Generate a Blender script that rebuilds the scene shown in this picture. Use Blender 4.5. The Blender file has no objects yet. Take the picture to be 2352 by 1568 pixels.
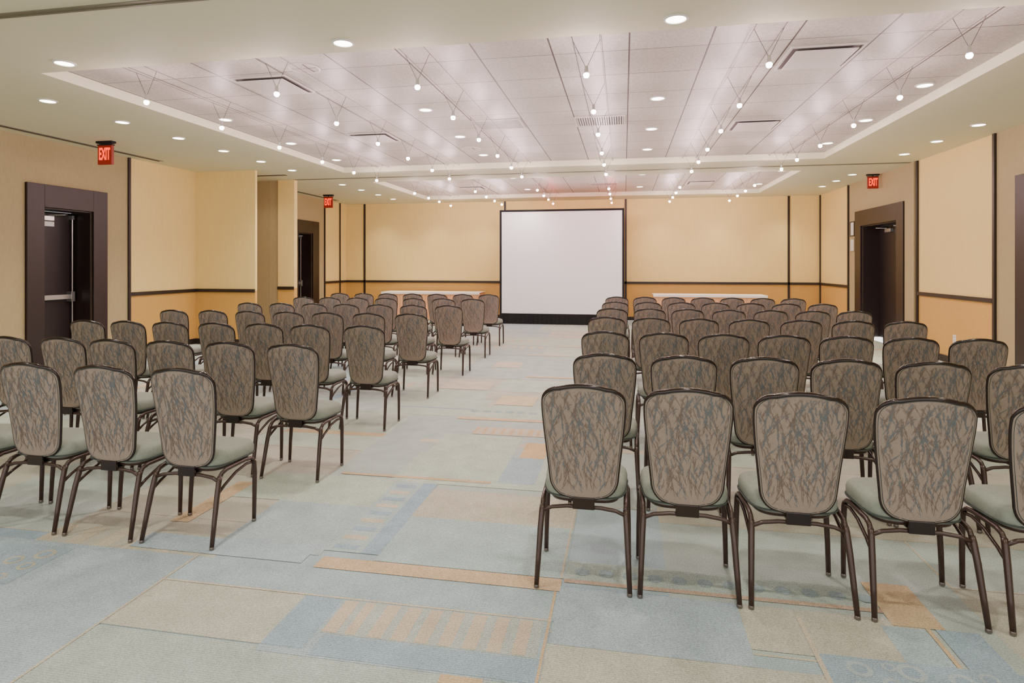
import bpy, math, random
from mathutils import Vector, Matrix
PI=math.pi
random.seed(7)
scene=bpy.context.scene
C=bpy.data.collections.new('room'); scene.collection.children.link(C)

def lin(c):
    return tuple(((v/255)/12.92 if v/255<=0.04045 else (((v/255)+0.055)/1.055)**2.4) for v in c)

# ------------------------------------------------------------------ materials
def nodes(m): return m.node_tree.nodes, m.node_tree.links
def mat(name, rgb, rough=0.6, metal=0.0, var=0.0, vscale=8, bump=0.0, bscale=200, emis=None, estr=0, stretch=None, spec=None):
    m=bpy.data.materials.new(name); m.use_nodes=True
    N,L=nodes(m); b=N['Principled BSDF']
    c=lin(rgb)+(1,)
    b.inputs['Base Color'].default_value=c
    b.inputs['Roughness'].default_value=rough
    b.inputs['Metallic'].default_value=metal
    if spec is not None: b.inputs['Specular IOR Level'].default_value=spec
    tc=N.new('ShaderNodeTexCoord'); mp=N.new('ShaderNodeMapping')
    L.new(tc.outputs['Object'],mp.inputs['Vector'])
    if stretch: mp.inputs['Scale'].default_value=stretch
    if var>0:
        n=N.new('ShaderNodeTexNoise'); n.inputs['Scale'].default_value=vscale; n.inputs['Detail'].default_value=4
        L.new(mp.outputs['Vector'],n.inputs['Vector'])
        mx=N.new('ShaderNodeMix'); mx.data_type='RGBA'
        mx.inputs['A'].default_value=tuple(v*(1-var) for v in c[:3])+(1,)
        mx.inputs['B'].default_value=tuple(min(1,v*(1+var)) for v in c[:3])+(1,)
        L.new(n.outputs['Fac'],mx.inputs['Factor']); L.new(mx.outputs['Result'],b.inputs['Base Color'])
    if bump>0:
        n=N.new('ShaderNodeTexNoise'); n.inputs['Scale'].default_value=bscale
        L.new(mp.outputs['Vector'],n.inputs['Vector'])
        bp=N.new('ShaderNodeBump'); bp.inputs['Strength'].default_value=bump; bp.inputs['Distance'].default_value=0.004
        L.new(n.outputs['Fac'],bp.inputs['Height']); L.new(bp.outputs['Normal'],b.inputs['Normal'])
    if emis:
        b.inputs['Emission Color'].default_value=lin(emis)+(1,); b.inputs['Emission Strength'].default_value=estr
    return m

M={}
M['soffit']=mat('ceiling_paint',(218,215,186),0.75,var=0.03,vscale=1.5)
M['cream']=mat('cream_wallcovering',(230,204,132),0.7,var=0.06,vscale=6,bump=0.25,bscale=60,stretch=(6,6,0.5))
M['ochre']=mat('ochre_wallcovering',(202,158,82),0.7,var=0.08,vscale=9,bump=0.25,bscale=60,stretch=(1,1,5))
M['khaki']=mat('khaki_wallcovering',(166,150,110),0.75,var=0.12,vscale=14,bump=0.4,bscale=70,stretch=(4,4,1))
M['darkwood']=mat('dark_stained_wood',(32,17,14),0.45,var=0.3,vscale=5,stretch=(6,6,0.6))
M['doorwood']=mat('door_leaf_wood',(26,14,12),0.45,var=0.35,vscale=4,stretch=(6,6,0.5))
M['trim']=mat('dark_brown_trim',(38,28,24),0.45)
M['steel']=mat('brushed_steel',(190,190,188),0.3,metal=0.9)
M['white']=mat('white_plastic',(225,225,220),0.5)
M['frame']=mat('chair_frame_metal',(62,45,39),0.3,metal=0.3,var=0.1)
M['rim']=mat('chair_rim',(42,31,28),0.16,metal=0.3)
M['seat']=mat('sage_seat_fabric',(132,138,126),0.85,var=0.16,vscale=60,bump=0.4,bscale=500)
M['taupe']=mat('taupe_fabric',(142,126,113),0.85,var=0.12,vscale=80,bump=0.4,bscale=600)
M['twig']=mat('twig_brown',(108,93,83),0.85)
M['twigb']=mat('twig_slate',(94,101,104),0.85)
M['piping']=mat('teal_piping',(52,60,56),0.7)
M['glide']=mat('foot_glide_metal',(120,112,106),0.35,metal=0.8)
M['screen']=mat('screen_white',(246,248,250),0.6,var=0.01)
M['black']=mat('black_velour',(12,12,15),0.85)
M['peach']=mat('peach_skirt',(226,170,122),0.8,var=0.06,vscale=10)
M['linen']=mat('white_linen',(238,232,222),0.8)
M['bulb']=mat('bulb_glow',(255,245,250),0.4,emis=(255,222,226),estr=1050)
M['bulbred']=mat('bulb_glow_reddish',(255,120,120),0.4,emis=(255,70,70),estr=350)
M['lens']=mat('downlight_lens',(255,250,235),0.5,emis=(255,248,232),estr=14)
M['red']=mat('exit_red_panel',(110,22,14),0.5,emis=(255,50,20),estr=0.14)
M['redl']=mat('exit_red_letters',(255,70,30),0.5,emis=(255,58,16),estr=2.2)
M['wire']=mat('suspension_wire',(90,82,86),0.4,metal=0.6)
M['vent']=mat('vent_white',(206,198,194),0.5)
M['ventdark']=mat('vent_shadow',(110,100,98),0.8)
M['track']=mat('partition_track',(120,116,98),0.5,metal=0.3)
M['slot']=mat('slot_dark',(60,58,50),0.7)
M['paper']=mat('paper',(215,212,200),0.8,var=0.08,vscale=40)

def tile_mat():
    m=bpy.data.materials.new('acoustic_tile'); m.use_nodes=True; N,L=nodes(m); b=N['Principled BSDF']
    tc=N.new('ShaderNodeTexCoord'); mp=N.new('ShaderNodeMapping'); mp.inputs['Location'].default_value=(-0.045+6.6,-4.62+6.6,0)
    L.new(tc.outputs['Object'],mp.inputs['Vector'])
    def brick(w,h,mort):
        br=N.new('ShaderNodeTexBrick'); br.offset=0; br.squash=1
        br.inputs['Scale'].default_value=1; br.inputs['Brick Width'].default_value=w; br.inputs['Row Height'].default_value=h
        br.inputs['Mortar Size'].default_value=mort; br.inputs['Mortar Smooth'].default_value=0.2
        L.new(mp.outputs['Vector'],br.inputs['Vector']); return br
    br=brick(0.66,0.66,0.0065)
    br.inputs['Color1'].default_value=lin((198,191,184))+(1,); br.inputs['Color2'].default_value=lin((187,180,173))+(1,)
    br.inputs['Mortar'].default_value=lin((112,102,98))+(1,)
    b2=brick(0.66,40,0.008)
    for k in ('Color1','Color2'): b2.inputs[k].default_value=(1,1,1,1)
    b2.inputs['Mortar'].default_value=(.40,.37,.37,1)
    n=N.new('ShaderNodeTexNoise'); n.inputs['Scale'].default_value=45; n.inputs['Detail'].default_value=5
    L.new(tc.outputs['Object'],n.inputs['Vector'])
    r=N.new('ShaderNodeMapRange'); r.inputs['From Min'].default_value=0.3; r.inputs['From Max'].default_value=0.7; r.inputs['To Min'].default_value=0.80; r.inputs['To Max'].default_value=1.11
    L.new(n.outputs['Fac'],r.inputs['Value'])
    mm=N.new('ShaderNodeVectorMath'); mm.operation='MULTIPLY'; L.new(br.outputs['Color'],mm.inputs[0]); L.new(b2.outputs['Color'],mm.inputs[1])
    mx=N.new('ShaderNodeVectorMath'); mx.operation='SCALE'
    L.new(mm.outputs['Vector'],mx.inputs[0]); L.new(r.outputs['Result'],mx.inputs['Scale'])
    L.new(mx.outputs['Vector'],b.inputs['Base Color']); b.inputs['Roughness'].default_value=0.5; b.inputs['Specular IOR Level'].default_value=.35
    return m
M['tile']=tile_mat()

def carpet_mat():
    m=bpy.data.materials.new('patchwork_carpet'); m.use_nodes=True; N,L=nodes(m); b=N['Principled BSDF']
    at=N.new('ShaderNodeAttribute'); at.attribute_name='Col'
    tc=N.new('ShaderNodeTexCoord')
    n=N.new('ShaderNodeTexNoise'); n.inputs['Scale'].default_value=190; n.inputs['Detail'].default_value=2
    n2=N.new('ShaderNodeTexNoise'); n2.inputs['Scale'].default_value=6; n2.inputs['Detail'].default_value=5
    w=N.new('ShaderNodeTexWave'); w.inputs['Scale'].default_value=28; w.bands_direction='Y'; w.inputs['Distortion'].default_value=2.5; w.inputs['Detail Scale'].default_value=6
    for q in (n,n2,w): L.new(tc.outputs['Object'],q.inputs['Vector'])
    def mr(src,a,bb,lo,hi):
        r=N.new('ShaderNodeMapRange'); r.inputs['From Min'].default_value=a; r.inputs['From Max'].default_value=bb; r.inputs['To Min'].default_value=lo; r.inputs['To Max'].default_value=hi
        L.new(src,r.inputs['Value']); return r.outputs['Result']
    a1=mr(n.outputs['Fac'],0.3,0.7,0.72,1.17); a2=mr(n2.outputs['Fac'],0.3,0.7,0.88,1.06); a3=mr(w.outputs['Fac'],0,1,0.86,1.06)
    k=N.new('ShaderNodeMath'); k.operation='MULTIPLY'; L.new(a1,k.inputs[0]); L.new(a2,k.inputs[1])
    k2=N.new('ShaderNodeMath'); k2.operation='MULTIPLY'; L.new(k.outputs[0],k2.inputs[0]); L.new(a3,k2.inputs[1])
    mx=N.new('ShaderNodeVectorMath'); mx.operation='SCALE'
    L.new(at.outputs['Color'],mx.inputs[0]); L.new(k2.outputs[0],mx.inputs['Scale']); L.new(mx.outputs['Vector'],b.inputs['Base Color'])
    bp=N.new('ShaderNodeBump'); bp.inputs['Strength'].default_value=0.35; bp.inputs['Distance'].default_value=0.004
    L.new(n.outputs['Fac'],bp.inputs['Height']); L.new(bp.outputs['Normal'],b.inputs['Normal'])
    b.inputs['Roughness'].default_value=0.95; b.inputs['Specular IOR Level'].default_value=0.15
    return m
M['carpet']=carpet_mat()

# ------------------------------------------------------------------ mesh builder
class MB:
    def __init__(s): s.v=[]; s.f=[]; s.m=[]; s.c=[]; s.col=None
    def face(s,idx,mi=0): s.f.append(tuple(idx)); s.m.append(mi); s.c.append(s.col)
    def box(s,x0,x1,y0,y1,z0,z1,mi=0):
        b=len(s.v)
        s.v+=[(x0,y0,z0),(x1,y0,z0),(x1,y1,z0),(x0,y1,z0),(x0,y0,z1),(x1,y0,z1),(x1,y1,z1),(x0,y1,z1)]
        for q in ((0,3,2,1),(4,5,6,7),(0,1,5,4),(1,2,6,5),(2,3,7,6),(3,0,4,7)): s.face([b+i for i in q],mi)
        return s
    def quad(s,pts,mi=0):
        b=len(s.v); s.v+=[tuple(p) for p in pts]; s.face(range(b,b+len(pts)),mi); return s
    def tube(s,path,r,n=8,mi=0,closed=False):
        P=[Vector(p) for p in path]; k=len(P)
        R=r if isinstance(r,(list,tuple)) else [r]*k
        T=[]
        for i in range(k):
            a=P[(i-1)%k] if (closed or i>0) else P[i]; c=P[(i+1)%k] if (closed or i<k-1) else P[i]
            T.append((c-a).normalized())
        up=Vector((0,0,1)) if abs(T[0].z)<0.9 else Vector((1,0,0))
        nn=(up-T[0]*up.dot(T[0])).normalized(); base=len(s.v)
        for i in range(k):
            nn=(nn-T[i]*nn.dot(T[i])).normalized(); bb=T[i].cross(nn)
            for j in range(n):
                a=2*PI*j/n; p=P[i]+(nn*math.cos(a)+bb*math.sin(a))*R[i]; s.v.append(tuple(p))
        for i in range(k if closed else k-1):
            i2=(i+1)%k
            for j in range(n):
                s.face((base+i*n+j,base+i*n+(j+1)%n,base+i2*n+(j+1)%n,base+i2*n+j),mi)
        if not closed:
            s.face([base+j for j in range(n)][::-1],mi); s.face([base+(k-1)*n+j for j in range(n)],mi)
        return s
    def lathe(s,prof,cx=0,cy=0,n=20,mi=0):
        base=len(s.v)
        for (r,z) in prof:
            for j in range(n):
                a=2*PI*j/n; s.v.append((cx+r*math.cos(a),cy+r*math.sin(a),z))
        for i in range(len(prof)-1):
            for j in range(n): s.face((base+i*n+j,base+i*n+(j+1)%n,base+(i+1)*n+(j+1)%n,base+(i+1)*n+j),mi)
        s.face([base+j for j in range(n)][::-1],mi); s.face([base+(len(prof)-1)*n+j for j in range(n)],mi)
        return s
    def build(s,name,mats,parent=None,smooth=False,loc=None,bevel=0):
        me=bpy.data.meshes.new(name); me.from_pydata(s.v,[],s.f)
        if not isinstance(mats,(list,tuple)): mats=[mats]
        for q in mats: me.materials.append(q)
        me.polygons.foreach_set('material_index',s.m)
        if any(c is not None for c in s.c):
            ca=me.color_attributes.new('Col','FLOAT_COLOR','CORNER')
            for p,c in zip(me.polygons,s.c):
                for li in p.loop_indices: ca.data[li].color=tuple(c)+(1,)
        if smooth: me.polygons.foreach_set('use_smooth',[True]*len(me.polygons))
        me.update()
        o=bpy.data.objects.new(name,me); C.objects.link(o)
        if parent: o.parent=parent
        if loc: o.location=loc
        if bevel:
            bv=o.modifiers.new('bevel','BEVEL'); bv.width=bevel; bv.segments=2; bv.limit_method='ANGLE'
        return o
def thing(name,label,cat,loc=(0,0,0),rz=0,group=None):
    o=bpy.data.objects.new(name,None); C.objects.link(o); o.location=loc; o.rotation_euler=(0,0,rz); o.empty_display_size=0.1
    o['label']=label; o['category']=cat
    if group: o['group']=group
    return o
def struct(o): o['kind']='structure'; return o
def dup(o,parent=None):
    c=o.copy(); C.objects.link(c)
    if parent: c.parent=parent
    for ch in list(o.children): dup(ch,c)
    return c
ORD=['first','second','third','fourth','fifth','sixth','seventh','eighth','ninth','tenth','eleventh']

# ------------------------------------------------------------------ room constants
XL,XR,YB,H=-7.99,4.89,16.4,3.25
YF=-2.5
TZ=3.35
# ------------------------------------------------------------------ floor
fl=MB()
SAGE=(180,190,175); BLUE=(162,178,183); BEIGE=(184,181,166); DBLUE=(150,169,181); ORG=(198,172,138); PEACH=(194,184,163); GREY=(172,181,175)
tick=[0]
def rect(x0,x1,y0,y1,c,z):
    tick[0]+=1; z=z+(tick[0]-T0)*3e-6 if z>-0.0033 else z
    fl.col=lin(c); fl.quad([(x0,y0,z),(x1,y0,z),(x1,y1,z),(x0,y1,z)])
T0=0
def bsp(x0,x1,y0,y1,d):
    w,h=x1-x0,y1-y0
    if d<=0 or (w<1.1 and h<1.1) or (d<3 and random.random()<0.22):
        c=random.choices([SAGE,BLUE,BEIGE,GREY,PEACH,DBLUE],[5,3,4,4,0.6,0.3])[0]
        rect(x0,x1,y0,y1,c,-0.0052)
        r=random.random()
        if r<0.22:
            yy=random.uniform(y0,y1-0.1); a=random.uniform(0,0.4)*w; rect(x0+a,x1,yy,yy+random.choice([0.03,0.1]),random.choice([ORG,PEACH,DBLUE]),-0.0044)
        elif r<0.36:
            xx=random.uniform(x0,x1-0.1); rect(xx,xx+random.choice([0.03,0.1]),y0,y1,random.choice([ORG,DBLUE,PEACH]),-0.0044)
        elif r<0.50:
            n=max(3,int(w/0.16)); yy=random.uniform(y0,max(y0,y1-0.3)); hh=min(0.3,h)
            for i in range(n): rect(x0+i*w/n,x0+(i+0.5)*w/n,yy,yy+hh,PEACH,-0.0044)
        rect(x0,x1,y0,y0+0.010,PEACH,-0.0040)
        if random.random()<0.5: rect(x0,x0+0.010,y0,y1,PEACH,-0.0036)
        return
    f=random.uniform(0.32,0.68)
    if w>h: bsp(x0,x0+w*f,y0,y1,d-1); bsp(x0+w*f,x1,y0,y1,d-1)
    else: bsp(x0,x1,y0,y0+h*f,d-1); bsp(x0,x1,y0+h*f,y1,d-1)
bsp(XL,XR,YF,YB,8)
T0=tick[0]
def stripes(x0,x1,y0,y1,c,n,z,duty=0.5):
    for i in range(n):
        w=(x1-x0)/n; k=random.uniform(0.8,1.2)*duty; rect(x0+i*w,x0+i*w+w*k,y0,y1,c,z)
def circle(cx,cy,r,c,z):
    tick[0]+=1; z+=(tick[0]-T0)*3e-6
    fl.col=lin(c); fl.quad([(cx+r*math.cos(2*PI*i/18),cy+r*math.sin(2*PI*i/18),z) for i in range(18)])
A,B_,Cc,D=-0.0032,-0.0025,-0.0018,-0.0011
LB1=(165,179,187)
rect(-4.2,-2.17,1.0,2.75,LB1,A)
rect(-2.16,-0.31,1.0,2.15,GREY,A)
rect(-0.31,0.74,1.0,2.37,(182,182,168),A)
rect(-2.16,-1.42,2.16,2.52,(182,182,168),A)
rect(-2.16,-0.29,2.52,2.75,BLUE,A)
rect(-0.29,0.49,2.37,2.8,LB1,B_)
rect(0.49,1.22,2.48,2.8,BEIGE,A)
rect(-1.52,-0.29,2.755,2.865,(200,174,142),B_)
rect(-1.42,-0.30,2.12,2.52,BLUE,B_)
rect(-1.22,-0.33,2.27,2.51,(174,181,174),Cc)
stripes(-1.22,-0.33,2.275,2.505,(196,180,158),9,D,0.55)
rect(-1.42,-1.24,2.16,2.51,DBLUE,Cc)
rect(-1.20,-0.30,2.13,2.26,DBLUE,Cc)
rect(-0.66,-0.50,1.9,2.12,ORG,Cc)
rect(-2.16,-1.55,2.87,3.5,(166,180,184),A)
rect(-2.6,-1.6,2.78,2.95,(166,182,190),B_)
rect(-1.55,-1.35,2.93,3.95,(170,184,182),B_)
for i in range(9): rect(-1.52,-1.38,2.96+i*0.11,3.01+i*0.11,PEACH if i%2 else DBLUE,Cc)
rect(-1.35,-1.25,2.93,3.95,DBLUE,B_)
rect(-1.25,-0.28,2.87,3.42,(166,182,182),A)
rect(-1.25,-0.28,3.42,3.86,(184,178,160),A)
rect(-2.62,-2.5,3.1,3.75,ORG,B_)
rect(-2.5,-1.55,3.5,3.98,SAGE,A)
rect(-1.6,-0.3,3.95,4.6,SAGE,A)
rect(-2.0,-0.9,4.02,4.06,ORG,Cc)
rect(-0.86,-0.60,4.05,4.6,BLUE,B_)
rect(-0.80,-0.60,4.6,5.0,(204,173,130),B_)
rect(-1.55,-0.86,4.6,5.15,SAGE,A)
rect(-1.33,-0.60,5.18,5.42,PEACH,B_); stripes(-1.33,-0.6,5.2,5.40,ORG,9,Cc)
rect(-1.6,-0.7,5.66,5.75,(206,178,142),B_)
rect(-1.5,-0.6,5.75,6.2,(180,192,176),A)
rect(-1.37,-0.95,6.3,6.75,(204,188,154),B_)
for i in range(6): circle(-1.5+i*0.12,6.0,0.045,(158,174,172),Cc)
rect(-2.2,-1.6,7.0,7.5,PEACH,B_); rect(-1.3,-0.6,7.9,8.0,(206,182,148),B_); rect(-1.9,-1.5,8.6,9.1,(196,186,166),B_)
rect(-1.6,-0.9,9.8,9.95,PEACH,B_); rect(-1.2,-0.5,10.9,11.1,PEACH,B_)
rect(-0.28,1.05,2.86,3.05,(168,180,172),A)
for i in range(12): circle(-0.2+i*0.115,2.95,0.036,(150,166,170),Cc)
rect(-0.28,1.25,2.84,2.872,(184,160,140),B_)
rect(1.1,1.3,2.75,3.1,(196,171,137),Cc)
rect(1.05,1.22,1.7,2.74,BLUE,B_); rect(1.222,1.24,2.5,2.75,ORG,Cc); rect(1.26,1.42,2.5,2.75,DBLUE,B_)
rect(0.74,1.5,1.3,2.50,DBLUE,Cc); rect(0.72,0.74,1.3,2.75,PEACH,Cc)
for (cx,cy,r) in ((0.86,2.43,.045),(0.95,2.36,.035),(0.84,2.33,.03),(1.04,2.44,.05),(1.08,2.35,.04),(.97,2.46,.025),(1.2,2.42,.045),(1.3,2.45,.035)):
    circle(cx,cy,r,(168,180,182),D); circle(cx,cy,r*0.6,(146,165,178),D+.0003)
rect(-3.3,-2.86,2.34,2.70,(156,173,184),B_)
for (cx,cy,r) in ((-2.95,2.62,.05),(-3.05,2.54,.045),(-2.93,2.50,.04),(-3.08,2.43,.05),(-2.96,2.39,.035),(-3.2,2.5,.05)):
    circle(cx,cy,r,(184,180,164),Cc); circle(cx,cy,r*0.6,DBLUE,D)
rect(-2.17,-2.158,1.0,2.75,PEACH,Cc); rect(-0.315,-0.303,1.0,2.75,ORG,Cc); rect(-2.16,-0.3,2.515,2.527,PEACH,Cc)
rect(-0.30,-0.288,2.87,3.9,PEACH,Cc)
fl.col=lin(SAGE); fl.box(XL,XR,YF,YB,-0.12,-0.008)
struct(fl.build('floor',M['carpet']))

# ------------------------------------------------------------------ ceiling (soffit + two coffers of acoustic tile)
ce=MB()
CX0,CX1=-5.25,3.25; coff=((4.62,10.7),(12.0,15.55)); ZT=3.75
ce.box(XL,CX0,YF,YB,H,ZT); ce.box(CX1,XR,YF,YB,H,ZT)
ce.box(CX0,CX1,YF,coff[0][0],H,ZT); ce.box(CX0,CX1,coff[0][1],coff[1][0],H,ZT); ce.box(CX0,CX1,coff[1][1],YB,H,ZT)
for a,b in coff: ce.box(CX0,CX1,a,b,TZ,ZT,1)
struct(ce.build('ceiling',[M['soffit'],M['tile']]))
# ------------------------------------------------------------------ walls
RAIL=1.01
DOORH=2.30; WT=0.36
def sidewall(name,x0,x1,segs,doors):
    w=MB()
    for (y0,y1,kind) in segs:
        cuts=sorted([d for d in doors if d[0]>=y0-1e-6 and d[1]<=y1+1e-6])
        if kind=='p':
            w.box(x0,x1,y0,y1,0,RAIL,1); w.box(x0,x1,y0,y1,RAIL,H,0)
        else:
            y=y0
            for (a,b) in cuts:
                w.box(x0,x1,y,a,0,H,2); w.box(x0,x1,a,b,DOORH,H,2); y=b
            w.box(x0,x1,y,y1,0,H,2)
    return struct(w.build(name,[M['cream'],M['ochre'],M['khaki']]))
LD=[(7.05,7.84),(13.70,14.42)]; RD=[(6.9,8.33),(11.98,13.65)]
sidewall('wall_left',XL-WT,XL,[(YF,8.54,'k'),(8.54,10.11,'p'),(10.11,15.09,'k'),(15.09,YB,'p')],LD)
sidewall('wall_right',XR,XR+WT,[(YF,9.09,'k'),(9.09,11.22,'p'),(11.22,14.42,'k'),(14.42,YB,'p')],RD)
w=MB(); w.box(XL-WT,XR+WT,YB,YB+0.2,0,RAIL,1); w.box(XL-WT,XR+WT,YB,YB+0.2,RAIL,H,0)
struct(w.build('wall_far',[M['cream'],M['ochre']]))
w=MB(); w.box(XL,-6.74,10.11,10.17,0,RAIL,1); w.box(XL,-6.74,10.11,10.17,RAIL,H,0)
struct(w.build('wall_pier',[M['cream'],M['ochre']]))
w=MB(); w.box(XL,-7.09,11.46,11.54,0,H,2); w.box(-7.09,-6.72,11.42,11.54,0,RAIL,1); w.box(-7.09,-6.72,11.42,11.54,RAIL,H,0)
w.box(-7.30,-7.285,11.452,11.46,0,H,2)
struct(w.build('wall_pocket',[M['cream'],M['ochre'],M['khaki']]))
w=MB(); w.box(XR-0.05,XR,11.28,11.62,0,H,0)
struct(w.build('wall_pilaster',M['khaki']))
# trims
tn=[0]
def trim(*boxes):
    tn[0]+=1; b=MB()
    for q in boxes: b.box(*q)
    struct(b.build('trim_%d'%tn[0],M['trim']))
T=0.03
for y in (8.54,15.09,15.98): trim((XL,XL+T,y-0.02,y+0.02,0.1,H))
for y in (9.09,11.24,14.42): trim((XR-T,XR,y-0.025,y+0.025,0.1,H))
for x in (-7.41,-3.25,0.05,4.14): trim((x-0.025,x+0.025,YB-T,YB,0.1,H))
trim((XR-T,XR,YB-0.07,YB-0.03,0.1,H))
def rail(x0,x1,y0,y1): trim((x0,x1,y0,y1,RAIL-0.03,RAIL+0.03))
rail(XL,XL+T,8.56,10.11); rail(XL+T,-6.74,10.08,10.11); rail(-7.09,-6.72,11.39,11.42); rail(XL,XL+T,15.11,YB)
rail(XR-T,XR,9.12,11.21); rail(XR-T,XR,14.45,YB); rail(XL+T,XR-T,YB-T,YB)
def base(name,*boxes):
    b=MB()
    for q in boxes: b.box(*q)
    struct(b.build(name,M['trim']))
base('baseboard_left',(XL,XL+.02,YF,6.8,0,.1),(XL,XL+.02,8.09,10.11,0,.1),(XL+.02,-6.74,10.09,10.11,0,.1),(XL,-7.09,11.44,11.46,0,.1),(-7.09,-6.72,11.40,11.42,0,.1),(XL,XL+.02,11.54,13.45,0,.1),(XL,XL+.02,14.74,YB,0,.1))
base('baseboard_right',(XR-.02,XR,YF,6.62,0,.1),(XR-.02,XR,8.61,11.28,0,.1),(XR-.07,XR-.05,11.28,11.62,0,.1),(XR-.02,XR,13.96,YB,0,.1))
base('baseboard_far',(XL+.02,XR-.02,YB-.02,YB,0,.1))
# ------------------------------------------------------------------ doors
def door(n,side,y0,y1,o0,o1,double=False,label=''):
    s=1 if side=='L' else -1; xw=XL if side=='L' else XR
    e=bpy.data.objects.new('door_%d'%n,None); C.objects.link(e); e['kind']='structure'; e['label']=label
    f=MB(); TOP=2.62
    def bx(a,b,*r):
        f.box(min(a,b),max(a,b),*r)
    a,b=xw+s*0.045,xw
    bx(a,b,y0,o0,0,TOP); bx(a,b,o1,y1,0,TOP); bx(a,b,o0,o1,DOORH,TOP)
    a,b=xw,xw-s*(WT-0.01)
    bx(a,b,o0,o0+0.02,0,DOORH); bx(a,b,o1-0.02,o1,0,DOORH); bx(a,b,o0+0.02,o1-0.02,DOORH-0.02,DOORH)
    f.build('door_frame',M['darkwood'],e,bevel=0.004)
    xl=xw-s*0.30
    leaves=[(o0+.022,o1-.022)] if not double else [(o0+.022,(o0+o1)/2-.002),((o0+o1)/2+.002,o1-.022)]
    for k,(c,d) in enumerate(leaves):
        l=MB(); l.box(min(xl,xl-s*.045),max(xl,xl-s*.045),c,d,0.01,DOORH-.025)
        lf=l.build('door_leaf',M['doorwood'],e,bevel=0.003)
        if n!=3:
            pb=MB(); x1,x2=sorted((xl+s*.05,xl+s*.09)); pb.box(x1,x2,c+.06,d-.09,.98,1.05)
            x1,x2=sorted((xl,xl+s*.095)); pb.box(x1,x2,d-.12,d-.06,.94,1.09); pb.box(x1,x2,c+.04,c+.10,.96,1.07)
            pb.build('panic_bar',M['steel'],lf,bevel=0.004)
            rd=MB(); rd.tube([(xl+s*.03,d-.05,.1),(xl+s*.03,d-.05,DOORH-.06)],.011); rd.box(min(xl,xl+s*.05),max(xl,xl+s*.05),d-.075,d-.03,DOORH-.12,DOORH-.06)
            rd.build('vertical_rod',M['steel'],lf)
        cl=MB(); x1,x2=sorted((xl,xl+s*.06)); cl.box(x1,x2,c+.12,c+.38,DOORH-.16,DOORH-.09)
        cl.build('door_closer',M['steel'],lf,bevel=0.004)
        ar=MB(); ar.tube([(xl+s*.05,c+.3,DOORH-.08),(xl+s*.2,c+.42,DOORH-.07),(xl+s*.04,c+.6,DOORH-.05)],.009); ar.build('closer_arm',M['steel'],lf)
        if n==1:
            st=MB(); st.box(xl,xl+.003,o0+.29,o0+.45,2.06,2.13); st.build('door_sticker',M['white'],lf)
    return e
door(1,'L',6.80,8.09,*LD[0],label='dark wood door with steel panic bar in the near left wall')
door(2,'L',13.45,14.74,*LD[1],label='dark wood door far down the left wall beyond the pocket')
door(3,'R',11.70,13.96,*RD[1],double=True,label='dark recessed double door in the right wall under the exit sign')
door(4,'R',6.62,8.61,*RD[0],double=True,label='dark wood doorway at the right edge of the photo')

# ------------------------------------------------------------------ ceiling fixtures that belong to the room
def track(n,y,x0,x1):
    b=MB(); b.box(x0,x1,y-.035,y-.015,H-.006,H); b.box(x0,x1,y+.015,y+.035,H-.006,H); b.box(x0,x1,y-.015,y+.015,H-.003,H)
    tn[0]+=1; o=b.build('trim_%d'%tn[0],M['track']); struct(o)
track(1,3.5,XL,XR); track(2,11.40,-6.7,XR-.05)
def linear(y0,y1,x,lab):
    t=thing('linear_diffuser',lab,'air vent',(x,(y0+y1)/2,H),0,'linear slot diffusers by the left wall')
    h=(y1-y0)/2; b=MB(); b.box(-.05,-.035,-h,h,-.008,0); b.box(.035,.05,-h,h,-.008,0); b.build('frame',M['track'],t)
    b=MB(); b.box(-.035,.035,-h,h,-.003,0); b.build('slot',M['slot'],t)
linear(3.6,8.93,-7.72,'long dark slot diffuser above the near left wall and door')
linear(12.3,15.3,-7.72,'dark slot diffuser above the far left door')
t=thing('linear_diffuser','short dark slot diffuser in the ceiling of the left wall pocket','air vent',(-7.0,10.75,H),0,'linear slot diffusers by the left wall')
b=MB(); b.box(-.5,.5,-.05,-.035,-.008,0); b.box(-.5,.5,.035,.05,-.008,0); b.build('frame',M['track'],t)
b=MB(); b.box(-.5,.5,-.035,.035,-.003,0); b.build('slot',M['slot'],t)

# square diffusers
def diffuser(x,y,lab):
    t=thing('ceiling_diffuser',lab,'air vent',(x,y,TZ),0,'square plaque ceiling diffusers')
    b=MB(); h=.30
    b.box(-h,h,-h,-h+.02,-.012,0); b.box(-h,h,h-.02,h,-.012,0); b.box(-h,-h+.02,-h+.02,h-.02,-.012,0); b.box(h-.02,h,-h+.02,h-.02,-.012,0)
    b.build('frame',M['vent'],t)
    b=MB(); b.box(-.28,.28,-.28,.28,-.002,0); b.build('backing',M['ventdark'],t)
    b=MB(); b.box(-.25,.25,-.25,.25,-.030,-.020); b.box(-.02,.02,-.02,.02,-.020,-.002); b.build('plaque',M['vent'],t,bevel=.004)
diffuser(1.70,5.76,'white square plaque diffuser near the front right of the near tiled ceiling')
diffuser(-3.55,5.65,'white square plaque diffuser near the front left of the near tiled ceiling')
diffuser(1.70,8.42,'white square plaque diffuser at the back right of the near tiled ceiling')
diffuser(-3.57,8.25,'white square plaque diffuser at the back left of the near tiled ceiling')
diffuser(1.7,14.1,'small far square diffuser at the right of the far tiled ceiling')
diffuser(-3.6,14.1,'small far square diffuser at the left of the far tiled ceiling')
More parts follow.
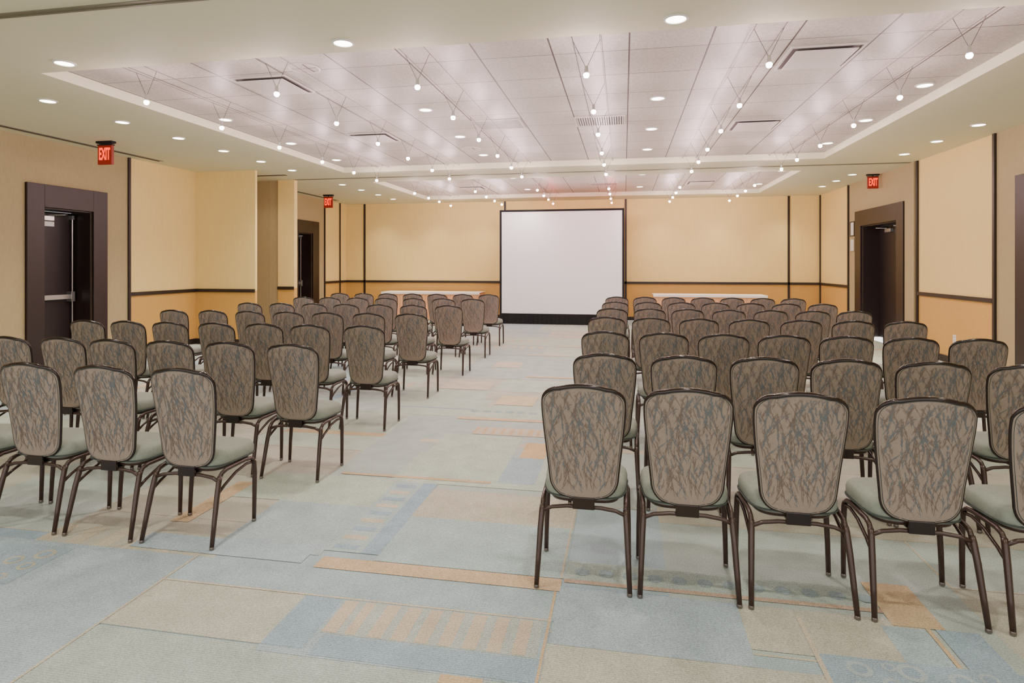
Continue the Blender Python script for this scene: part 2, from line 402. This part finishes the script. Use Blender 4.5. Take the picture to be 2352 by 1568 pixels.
def grille(x,y,lab,n,hy,mm='vent',bk='ventdark'):
    t=thing('return_grille',lab,'air vent',(x,y,TZ),0)
    b=MB(); h=.32
    b.box(-h,h,-hy,-hy+.02,-.01,0); b.box(-h,h,hy-.02,hy,-.01,0); b.box(-h,-h+.02,-hy+.02,hy-.02,-.01,0); b.box(h-.02,h,-hy+.02,hy-.02,-.01,0)
    b.build('frame',M['vent'],t)
    b=MB(); b.box(-h+.02,h-.02,-hy+.02,hy-.02,-.001,0); b.build('backing',M[bk],t)
    b=MB()
    for i in range(n):
        xx=-h+.02+(i+.5)*(2*h-.04)/n; q=(2*h-.04)/n*.28; b.box(xx-q,xx+q,-hy+.02,hy-.02,-.009,-.001)
    b.build('slats',M['vent'],t)
grille(-.30,7.82,'slatted return air grille beside the middle pendant row',20,.25,bk='slot')
grille(-1.62,7.77,'fine perforated return air grille left of the slatted grille',40,.25)
grille(-.45,14.0,'slatted return grille in the far tiled ceiling',22,.25)
def speaker(x,y,lab):
    t=thing('ceiling_speaker',lab,'speaker',(x,y,TZ),0)
    b=MB(); b.lathe([(.15,0),(.15,-.008),(.135,-.012),(.13,-.004)],n=32); b.build('ring',M['vent'],t,smooth=False)
    b=MB(); b.lathe([(.129,0),(.129,-.006),(.05,-.009)],n=32); b.build('grille',M['tile'],t)
speaker(-2.96,5.2,'round ceiling speaker in the near left ceiling tiles')
speaker(-2.4,9.3,'round ceiling speaker deeper in the near tiled ceiling')

# ------------------------------------------------------------------ downlights
dl=thing('ceiling_downlight','','downlight',(0,0,H))
b=MB(); b.lathe([(.088,0),(.088,-.006),(.073,-.010),(.071,-.002)],n=24); b.build('trim_ring',M['white'],dl,smooth=False)
b=MB(); b.lathe([(.070,-.001),(.069,-.005),(.04,-.007)],n=14); b.build('lens',M['lens'],dl)
first=[True]
KL=1.9
def beam(x,y,z,watts,size,col=(1,.93,.82),r=.07):
    L=bpy.data.lights.new('downlight_or_fill_beam','SPOT'); L.energy=watts*KL; L.spot_size=math.radians(size); L.spot_blend=1; L.shadow_soft_size=r; L.color=col
    lo=bpy.data.objects.new('downlight_or_fill_beam',L); C.objects.link(lo); lo.location=(x,y,z-.03)
    return lo
def downlight(x,y,z,lab,grp,watts,size=120,col=(1,.93,.82)):
    if first[0]: o=dl; first[0]=False
    else: o=dup(dl)
    o.location=(x,y,z); o['label']=lab; o['category']='downlight'; o['group']=grp
    if watts>0: beam(x,y,z,watts,size,col)
WL=[5.41,6.38,7.33,8.28,9.25,10.22,12.25,13.22,14.2,15.2]
for i,y in enumerate(WL):
    downlight(-6.06,y,H,'round recessed downlight, %s from the front in the left aisle row'%ORD[i],'downlights along the left soffit',52)
# adjustable wall washers: their beams are aimed a little towards the wall
def washer(x,y): 
    lo=beam(x,y,H,120,58,(1,.90,.72),.05); lo.rotation_euler=(0,math.radians(14),0)
for i,y in enumerate([6.4,7.45,8.47,9.49,10.5,12.7,13.6,14.5]):
    if i>=2: downlight(4.37,y,H,'recessed wall washing downlight, %s from the front along the right wall'%ORD[i-2],'downlights along the right wall',0)
    washer(4.37,y)
for i,x in enumerate([-4.78,-2.18,.364]):
    downlight(x,4.42,H,'round downlight in the smooth ceiling before the tiles, %s from the left'%ORD[i],'downlights in the front soffit',60)
beam(3.0,4.42,H,60,120); beam(-7.2,10.7,H,16,130)  # second beam is added fill to lighten the left wall pocket, no fitting
for x in (-5,-2.2,.4,3): 
    for y in (2.2,.2): beam(x,y,H,60,130)  # added out-of-view fill beams without fittings, brightening the near floor
for j,x in enumerate([-5.0,-2.33,.37,3.05]):
    for i,y in enumerate([6.87,8.4,9.88]):
        downlight(x,y,TZ,'recessed downlight in the near tiles, %s column from left, %s from the front'%(ORD[j],ORD[i]),'downlights in the near tiled ceiling',42)
for j,x in enumerate([-2.33,.37,3.05]):
    for i,y in enumerate([12.6,14.6]):
        downlight(x,y,TZ,'recessed downlight in the far tiles, %s column from left, %s from the front'%(ORD[j],ORD[i]),'downlights in the far tiled ceiling',38)
for x in (-6.8,-5.2,-3.9,.9,2.4,4.0): beam(x,15.75,H,42,105,(1,.90,.74),.1)

# ------------------------------------------------------------------ cable pendants
PX=[-4.45,-3.08,-1.76,-.30,1.10,2.50]; PY1=[4.95,6.08,7.21,8.34,9.40,10.35]; PY2=[12.35,13.3,14.2,15.15]; PZ=3.04
pd=thing('pendant_lamp','','pendant lamp',(0,0,PZ))
for sx in (-1,1):
    b=MB(); b.tube([(0,0,.05),(sx*.11,0,TZ-.0315-PZ)],.0022,5); b.build('wire',M['wire'],pd)
b=MB(); b.lathe([(.012,.07),(.014,.068),(.015,.03),(.018,.02),(.018,.010)][::-1],n=12); b.build('socket',M['steel'],pd,smooth=False)
b=MB(); b.lathe([(.006,-.026),(.016,-.021),(.022,-.010),(.023,0),(.019,.008),(.011,.013)],n=12); bulb=b.build('bulb',M['bulb'],pd,smooth=True)
redmesh=bulb.data.copy(); redmesh.materials.clear(); redmesh.materials.append(M['bulbred'])
pf=True
COLN=['leftmost','second left','third left','third right','second right','rightmost']
for zone,PY,cz in (('near',PY1,coff[0]),('far',PY2,coff[1])):
    for i,x in enumerate(PX):
        t=thing('suspension_cable','pair of thin suspension cables under the %s tiled ceiling, %s pair'%(zone,COLN[i]),'cable',(x,(cz[0]+cz[1])/2,TZ-.028),0,'%s ceiling cable pairs'%zone)
        h=(cz[1]-cz[0])/2-.03
        for sx in (-1,1):
            b=MB(); b.tube([(sx*.11,-h,0),(sx*.11,h,0)],.0025,5); b.build('cable',M['wire'],t)
            for yy in (-h,h):
                b=MB(); b.lathe([(.008,-.0025),(.008,.027)],sx*.11,yy,8); b.build('standoff',M['steel'],t)
        for k,y in enumerate(PY):
            if pf: o=pd; pf=False
            else: o=dup(pd)
            o.location=(x,y+random.uniform(-.05,.05),PZ)
            rd=zone=='far' and i in (2,3) and k>=2
            if rd:
                for ch in o.children:
                    if ch.name.startswith('bulb'): ch.data=redmesh
            o['label']='tiny %s bulb on two wires, %s from front, %s row, %s ceiling'%('reddish glowing' if rd else 'glowing',ORD[k],COLN[i],zone)
            o['category']='pendant lamp'; o['group']='%s ceiling wire pendants'%zone

# ------------------------------------------------------------------ exit signs
def text_mesh(s,size,name,m,parent,loc,rot):
    cu=bpy.data.curves.new(name,'FONT'); cu.body=s; cu.size=size; cu.extrude=.002; cu.align_x='CENTER'; cu.align_y='CENTER'; cu.offset=.003
    to=bpy.data.objects.new('tmp',cu); scene.collection.objects.link(to)
    dg=bpy.context.evaluated_depsgraph_get(); me=bpy.data.meshes.new_from_object(to.evaluated_get(dg))
    bpy.data.objects.remove(to); me.materials.clear(); me.materials.append(m)
    o=bpy.data.objects.new(name,me); C.objects.link(o); o.parent=parent; o.location=loc; o.rotation_euler=rot
    return o
def exitsign(x,y,lab,zt,sc=1):
    t=thing('exit_sign',lab,'exit sign',(x,y,zt))
    b=MB(); b.box(-.13,.13,-.04,.04,-.03,0); b.tube([(0,0,-.06),(0,0,-.03)],.015); b.build('canopy',M['black'],t)
    b=MB(); b.box(-.115,.115,-.022,.022,-.33,-.055); b.build('panel',M['red'],t,bevel=.004)
    b=MB(); b.box(-.122,.122,-.028,.028,-.06,-.045); b.build('top_rail',M['black'],t)
    o=text_mesh('EXIT',.125,'letters',M['redl'],t,(0,-.025,-.19),(PI/2,0,0)); o.scale=(.72,1.9,1)
    o=text_mesh('EXIT',.125,'letters',M['redl'],t,(0,.025,-.19),(PI/2,0,PI)); o.scale=(.72,1.9,1)
    t.scale=(sc,sc,sc)
    return t
exitsign(-7.25,7.35,'red EXIT sign hanging above the near left door',H)
exitsign(-7.3,14.0,'small far red EXIT sign above the far left door',H)
exitsign(4.75,12.75,'red EXIT sign beside the double door in the right wall',H,.85)

# ------------------------------------------------------------------ small wall things
def picture(y,z,hw,hh,m,lab):
    t=thing('wall_frame',lab,'notice frame',(XR,y,z))
    b=MB(); b.box(-.02,0,-hw,-hw+.02,-hh,hh); b.box(-.02,0,hw-.02,hw,-hh,hh); b.box(-.02,0,-hw+.02,hw-.02,-hh,-hh+.02); b.box(-.02,0,-hw+.02,hw-.02,hh-.02,hh); b.build('frame',m,t)
    b=MB(); b.box(-.01,0,-hw+.02,hw-.02,-hh+.02,hh-.02); b.build('notice',M['paper'],t)
picture(14.19,2.27,.12,.16,M['trim'],'small dark framed notice on the right wall, the upper one')
picture(14.19,1.92,.12,.14,M['steel'],'small silver framed notice on the right wall, the lower one')
t=thing('wall_outlet','small white power outlet low on the ochre right wall','outlet',(XR,10.1,.38))
b=MB(); b.box(-.006,0,-.04,.04,-.06,.06); b.build('cover_plate',M['white'],t,bevel=.002)
b=MB(); b.box(-.008,-.006,-.018,.018,.01,.045); b.box(-.008,-.006,-.018,.018,-.045,-.01); b.build('socket',M['vent'],t)

# ------------------------------------------------------------------ projection screen
def pleat(mb,path,z0,z1,amp,wl,mi=0,flare=1.0):
    pts=[]; P=[Vector(p) for p in path]; acc=0
    for i in range(len(P)-1):
        d=P[i+1]-P[i]; L=d.length; n=max(2,int(L/(wl/6))); nr=Vector((d.y,-d.x)).normalized()
        for k in range(n+(1 if i==len(P)-2 else 0)):
            s=k/n*L; pts.append((P[i]+d*(s/L), nr, acc+s))
        acc+=L
    zs=[z1-(z1-z0)*j/5 for j in range(6)]; b0=len(mb.v)
    for j,z in enumerate(zs):
        a=amp*(0.35+0.65*j/5)
        for (p,nr,s) in pts:
            q=p+nr*(a*math.sin(2*PI*s/wl+.5*math.sin(s*3.1))+a*flare); mb.v.append((q.x,q.y,z))
    n=len(pts)
    for j in range(5):
        for i in range(n-1): mb.face((b0+j*n+i,b0+j*n+i+1,b0+(j+1)*n+i+1,b0+(j+1)*n+i),mi)
sc=thing('projection_screen','large white projection screen with black border and black skirt','projection screen',(-1.55,15.0,0))
HWs=1.56
b=MB(); b.box(-HWs+.05,HWs-.05,-.006,.0,.26,2.83); b.build('screen_surface',M['screen'],sc)
b=MB(); b.box(-HWs,-HWs+.05,-.02,.02,.2,2.88); b.box(HWs-.05,HWs,-.02,.02,.2,2.88); b.box(-HWs+.05,HWs-.05,-.02,.02,2.83,2.88); b.box(-HWs+.05,HWs-.05,-.02,.02,.2,.26); b.build('border_frame',M['black'],sc)
b=MB(); pleat(b,[(-HWs,-.03),(HWs,-.03)],.0,.24,.014,.11); b.build('skirt',M['black'],sc,smooth=True)
for s in (-1,1):
    b=MB(); b.tube([(s*(HWs-.03),.05,.015),(s*(HWs-.03),.05,2.7)],.02); b.tube([(s*(HWs-.03),-.02,.02),(s*(HWs-.03),.6,.02)],.018); b.tube([(s*(HWs-.03),.5,.03),(s*(HWs-.03),.05,1.1)],.012); b.build('leg',M['black'],sc)

# ------------------------------------------------------------------ tables at the far wall
def table(x0,x1,y0,y1,side):
    cx,cy=(x0+x1)/2,(y0+y1)/2; hx,hy=(x1-x0)/2,(y1-y0)/2
    t=thing('folding_table','folding banquet table under the cloth %s of the screen'%side,'table',(cx,cy,0),0,'tables at the far wall')
    b=MB(); b.box(-hx,hx,-hy,hy,.72,.745); b.build('tabletop',M['ochre'],t)
    for sx in (-1,1):
        for sy in (-1,1):
            b=MB(); b.tube([(sx*(hx-.2),sy*(hy-.08),0),(sx*(hx-.2),sy*(hy-.08),.72)],.015); b.build('leg',M['trim'],t)
    c=thing('tablecloth','white tablecloth with peach pleated skirt on the table %s of the screen'%side,'tablecloth',(cx,cy,.746),0,'tablecloths at the far wall')
    b=MB(); b.box(-hx-.035,hx+.035,-hy-.04,hy+.02,0,.006); b.box(-hx-.035,hx+.035,-hy-.042,-hy-.038,-.05,.004); b.build('top_cloth',M['linen'],c)
    b=MB(); pleat(b,[(-hx-.008,hy),(-hx-.008,-hy-.008),(hx+.008,-hy-.008),(hx+.008,hy)],-.74,-.004,.012,.09); b.build('skirt',M['peach'],c,smooth=True)
table(-6.5,-3.80,15.55,16.2,'to the left'); table(.75,3.35,15.3,15.95,'to the right')

# ------------------------------------------------------------------ the banquet chair
LB=.518; Z0=.405
def hw(z):
    q=max(0,min(1,z/(.80*LB))); q=q*q*(3-2*q)*.4+q*.6
    W=.150+(.190-.150)*q
    rb=.08
    if z<rb: W-=.066*(1-math.sqrt(max(0,1-((rb-z)/rb)**2)))
    rt=.070
    if z>LB-rt: W-=.080*(1-math.sqrt(max(0,1-((z-(LB-rt))/rt)**2)))
    return W
def yr(x,z): # rear surface
    q=z/LB
    return .075-.085*q+.012*math.sin(PI*q)+.9*x*x*(.4+.6*q)-0.0
def warp(u,z):
    q=z/LB; return z+.016*(1-u*u)*q**8-.014*(1-u*u)*(1-q)**8
def backrest_meshes():
    N,Mx=32,18; b=MB()
    rows=[.5-.5*math.cos(PI*i/N) for i in range(N+1)]
    cols=[.6*math.sin(PI/2*(2*j/Mx-1))+.4*(2*j/Mx-1) for j in range(Mx+1)]
    for side in (0,1):
        for s in rows:
            z=s*LB; w=hw(z)
            for u in cols:
                x=u*w; edge=(1-u**6)*(1-abs(2*s-1)**8)
                y=yr(x,z)+(-.006*edge+.004 if side==0 else .018+.022*edge)
                b.v.append((x,y,Z0+warp(u,z)))
    n=Mx+1; off=(N+1)*n
    for i in range(N):
        for j in range(Mx):
            a=i*n+j; b.face((a,a+1,a+n+1,a+n),0); a+=off; b.face((a,a+n,a+n+1,a+1),1)
    ring=[j for j in range(n)]+[i*n+Mx for i in range(1,N+1)]+[N*n+j for j in range(Mx-1,-1,-1)]+[i*n for i in range(N-1,0,-1)]
    for k in range(len(ring)):
        p,q=ring[k],ring[(k+1)%len(ring)]; b.face((p,p+off,q+off,q),1)
    outline=[b.v[p] for p in ring]
    rnd=random.Random(3)
    def surf(x,z):
        w=hw(z); u=max(-1,min(1,x/w)); s=z/LB; edge=(1-u**6)*(1-abs(2*s-1)**8)
        return (x,yr(x,z)-.006*edge+.004-.0017,Z0+z)
    def ok(x,z): return .006<z<LB-.003 and abs(x)<hw(z)-.010
    def ribbon(pts,wd,mi):
        seg=[]
        for i in range(len(pts)):
            if not ok(*pts[i]): break
            seg.append(pts[i])
        if len(seg)<2: return
        b0=len(b.v)
        for i,p in enumerate(seg):
            a=seg[max(0,i-1)]; c=seg[min(len(seg)-1,i+1)]; dx,dz=c[0]-a[0],c[1]-a[1]; L=math.hypot(dx,dz) or 1
            k=wd*(.45 if i in(0,len(seg)-1) else 1)/2
            b.v.append(surf(p[0]-dz/L*k,p[1]+dx/L*k)); b.v.append(surf(p[0]+dz/L*k,p[1]-dx/L*k))
        for i in range(len(seg)-1): b.face((b0+2*i,b0+2*i+1,b0+2*i+3,b0+2*i+2),mi)
    starts=[]
    for r in range(20):
        for c in range(14):
            starts.append((-.19+.38*(c+rnd.random())/14, -.0+.505*(r+rnd.random())/20))
    for (x,z) in starts:
        if not ok(x,z): continue
        a=rnd.uniform(-.6,.6); cv=rnd.uniform(-.05,.05); mi=3 if rnd.random()<.38 else 2
        pts=[(x,z)]; L=rnd.randint(5,11)
        for i in range(L):
            x+=math.sin(a)*.0105; z+=math.cos(a)*.0105; a+=cv; pts.append((x,z))
        ribbon(pts,.0015,mi)
        for i in range(1,len(pts)-1):
            for sd in (-1,1):
                if rnd.random()<.42:
                    px,pz=pts[i]; da=math.atan2(pts[i+1][0]-px,pts[i+1][1]-pz)+sd*rnd.uniform(.2,.5); ll=rnd.uniform(.009,.022)
                    ribbon([(px,pz),(px+math.sin(da)*ll*.5,pz+math.cos(da)*ll*.5),(px+math.sin(da)*ll,pz+math.cos(da)*ll)],.0023 if mi==3 else .0015,mi)
    return b,outline
chair=thing('banquet_chair','','chair')
bm_,outl=backrest_meshes()
br=bm_.build('backrest',[M['taupe'],M['seat'],M['twig'],M['twigb']],chair,smooth=True)
cx_=Vector((0,0,Z0+LB/2))
rim=MB(); pts=[]; rad=[]
for p in outl:
    v=Vector(p); u=Vector((v.x,0,v.z-cx_.z)); u.normalize()
    pts.append((v.x+u.x*.001,v.y+.008,v.z+u.z*.001)); top=max(0,(v.z-(Z0+LB*.88))/(LB*.12)); rad.append(.0072+.0045*min(1,top))
rim.tube(pts,rad,8,closed=True); rim.build('back_rim',M['rim'],chair,smooth=True)
pip=MB(); pts=[]
for p in outl:
    v=Vector(p); pts.append((v.x*.962,v.y-.0005,cx_.z+(v.z-cx_.z)*.980))
pip.tube(pts,.0026,5,closed=True); pip.build('piping',M['piping'],br,smooth=True)
# seat
def foot(a,sc):
    c,s=math.cos(a),math.sin(a); e=2/4.2
    x=math.copysign(abs(c)**e,c); y=math.copysign(abs(s)**e,s)
    w=.200+.014*y
    return x*w*sc, .262+y*.175*(sc if sc<1 else 1)
st=MB(); lay=[(.385,.93),(.392,.975),(.41,1.0),(.435,1.0),(.452,.975),(.464,.92),(.472,.80),(.477,.55),(.479,.25)]; n=36
for (z,k) in lay:
    for j in range(n):
        x,y=foot(2*PI*j/n,k); st.v.append((x,y,z))
for i in range(len(lay)-1):
    for j in range(n): st.face((i*n+j,i*n+(j+1)%n,(i+1)*n+(j+1)%n,(i+1)*n+j))
st.face(list(range(n))[::-1]); st.face([(len(lay)-1)*n+j for j in range(n)])
so=st.build('seat',M['seat'],chair,smooth=True)
pp=MB(); pp.tube([(*foot(2*PI*j/n,1.005),.398) for j in range(n)],.004,5,closed=True); pp.build('piping',M['piping'],so,smooth=True)
sf=MB()
for (z,k) in ((.366,.86),(.386,.90)):
    for j in range(n):
        x,y=foot(2*PI*j/n,k); sf.v.append((x,y,z))
for j in range(n): sf.face((j,(j+1)%n,n+(j+1)%n,n+j))
sf.face(list(range(n))[::-1]); sf.face([n+j for j in range(n)])
for s in (-1,1):
    sf.tube([(s*.196,.085,.345),(s*.196,.105,.366),(s*.196,.14,.375),(s*.2,.30,.377),(s*.202,.35,.37),(s*.205,.375,.35)],.0115,8)
sf.build('seat_frame',M['frame'],chair,smooth=True)
for s in (-1,1):
    g=MB(); g.tube([(s*.213,0,.012),(s*.208,.025,.12),(s*.202,.055,.25),(s*.197,.078,.33),(s*.196,.088,.352)],[.0115,.0128,.0142,.0142,.0130],10)
    lo=g.build('leg',M['frame'],chair,smooth=True)
    g=MB(); g.lathe([(.0125,0),(.0125,.010),(.0115,.014)],s*.213,0,10); g.build('foot_glide',M['glide'],lo)
    g=MB(); g.tube([(s*.213,.365,.012),(s*.211,.372,.15),(s*.207,.38,.28),(s*.205,.377,.34),(s*.204,.37,.356)],[.0115,.0125,.0135,.0135,.0125],10)
    lo=g.build('leg',M['frame'],chair,smooth=True)
    g=MB(); g.lathe([(.0125,0),(.0125,.010),(.0115,.014)],s*.213,.365,10); g.build('foot_glide',M['glide'],lo)
    g=MB(); g.tube([(s*.202,.058,.262),(s*.200,.12,.295),(s*.200,.22,.335),(s*.203,.31,.352),(s*.206,.372,.345)],.008,7)
    g.build('brace',M['frame'],chair,smooth=True)
g=MB(); g.tube([(-.197,.075,.330),(-.15,.085,.345),(-.08,.09,.352),(.08,.09,.352),(.15,.085,.345),(.197,.075,.330)],.0095,8); g.build('crossbar',M['frame'],chair,smooth=True)
g=MB(); g.box(-.052,.052,.072,.084,.345,.402); g.box(-.045,.045,.08,.16,.352,.364); g.build('bracket',M['rim'],chair,bevel=.004)

def steps(a,st,n=7): return [a-st*i for i in range(n)]
R=[(2.77,[-.187,.285,.76,1.252,1.765]),(3.78,[-.12,.36,.83,1.29,1.745,2.205]),(5.02,[-.155,.32,.785,1.245,1.70,2.155,2.61]),
   (6.40,[-.18,.28,.76,1.25,1.75,2.23,2.70]),(7.72,[-.15,.32,.785,1.27,1.76,2.23,2.70]),(9.08,steps(-.13,-.48)),(10.45,steps(-.12,-.473))]
Lr=[(2.82,[-2.345,-2.838,-3.33,-3.83]),(3.83,[-2.29,-2.80,-3.28,-3.755,-4.22,-4.68]),(5.10,[-2.335,-2.86,-3.35,-3.84,-4.33,-4.81,-5.28]),
    (6.45,steps(-2.376,.507)),(7.85,steps(-2.35,.499)),(9.4,steps(-2.40,.498)),(10.8,steps(-2.46,.493))]
cf=True; rr=random.Random(11)
for side,rows in (('right',R),('left',Lr)):
    for ri,(y,xs) in enumerate(rows):
        for ci,x in enumerate(xs):
            if cf: o=chair; cf=False
            else: o=dup(chair)
            o.location=(x,y+rr.uniform(-.02,.02)*(ri>0),0); o.rotation_euler=(0,0,math.radians(rr.uniform(-.8,.8)))
            rw='nearest' if ri==0 else ('farthest' if ri==6 else ORD[ri]+' nearest')
            o['label']='taupe patterned banquet chair, %s from aisle, %s row, %s block'%(ORD[ci],rw,side)
            o['category']='chair'; o['group']='chairs in the %s seating block'%side

# ------------------------------------------------------------------ world + camera
wd=bpy.data.worlds.new('world'); scene.world=wd; wd.use_nodes=True
bg=wd.node_tree.nodes['Background']; bg.inputs['Color'].default_value=(1,.97,.95,1); bg.inputs['Strength'].default_value=2.5
cd=bpy.data.cameras.new('camera'); cam=bpy.data.objects.new('camera',cd); C.objects.link(cam)
cam.location=(0,0,1.5); cam.rotation_euler=(PI/2,0,math.radians(10.55))
cd.sensor_width=36; cd.lens=36*1380/2352; cd.shift_y=-(784-607)/2352; cd.clip_end=60; cd.clip_start=.05
scene.camera=cam
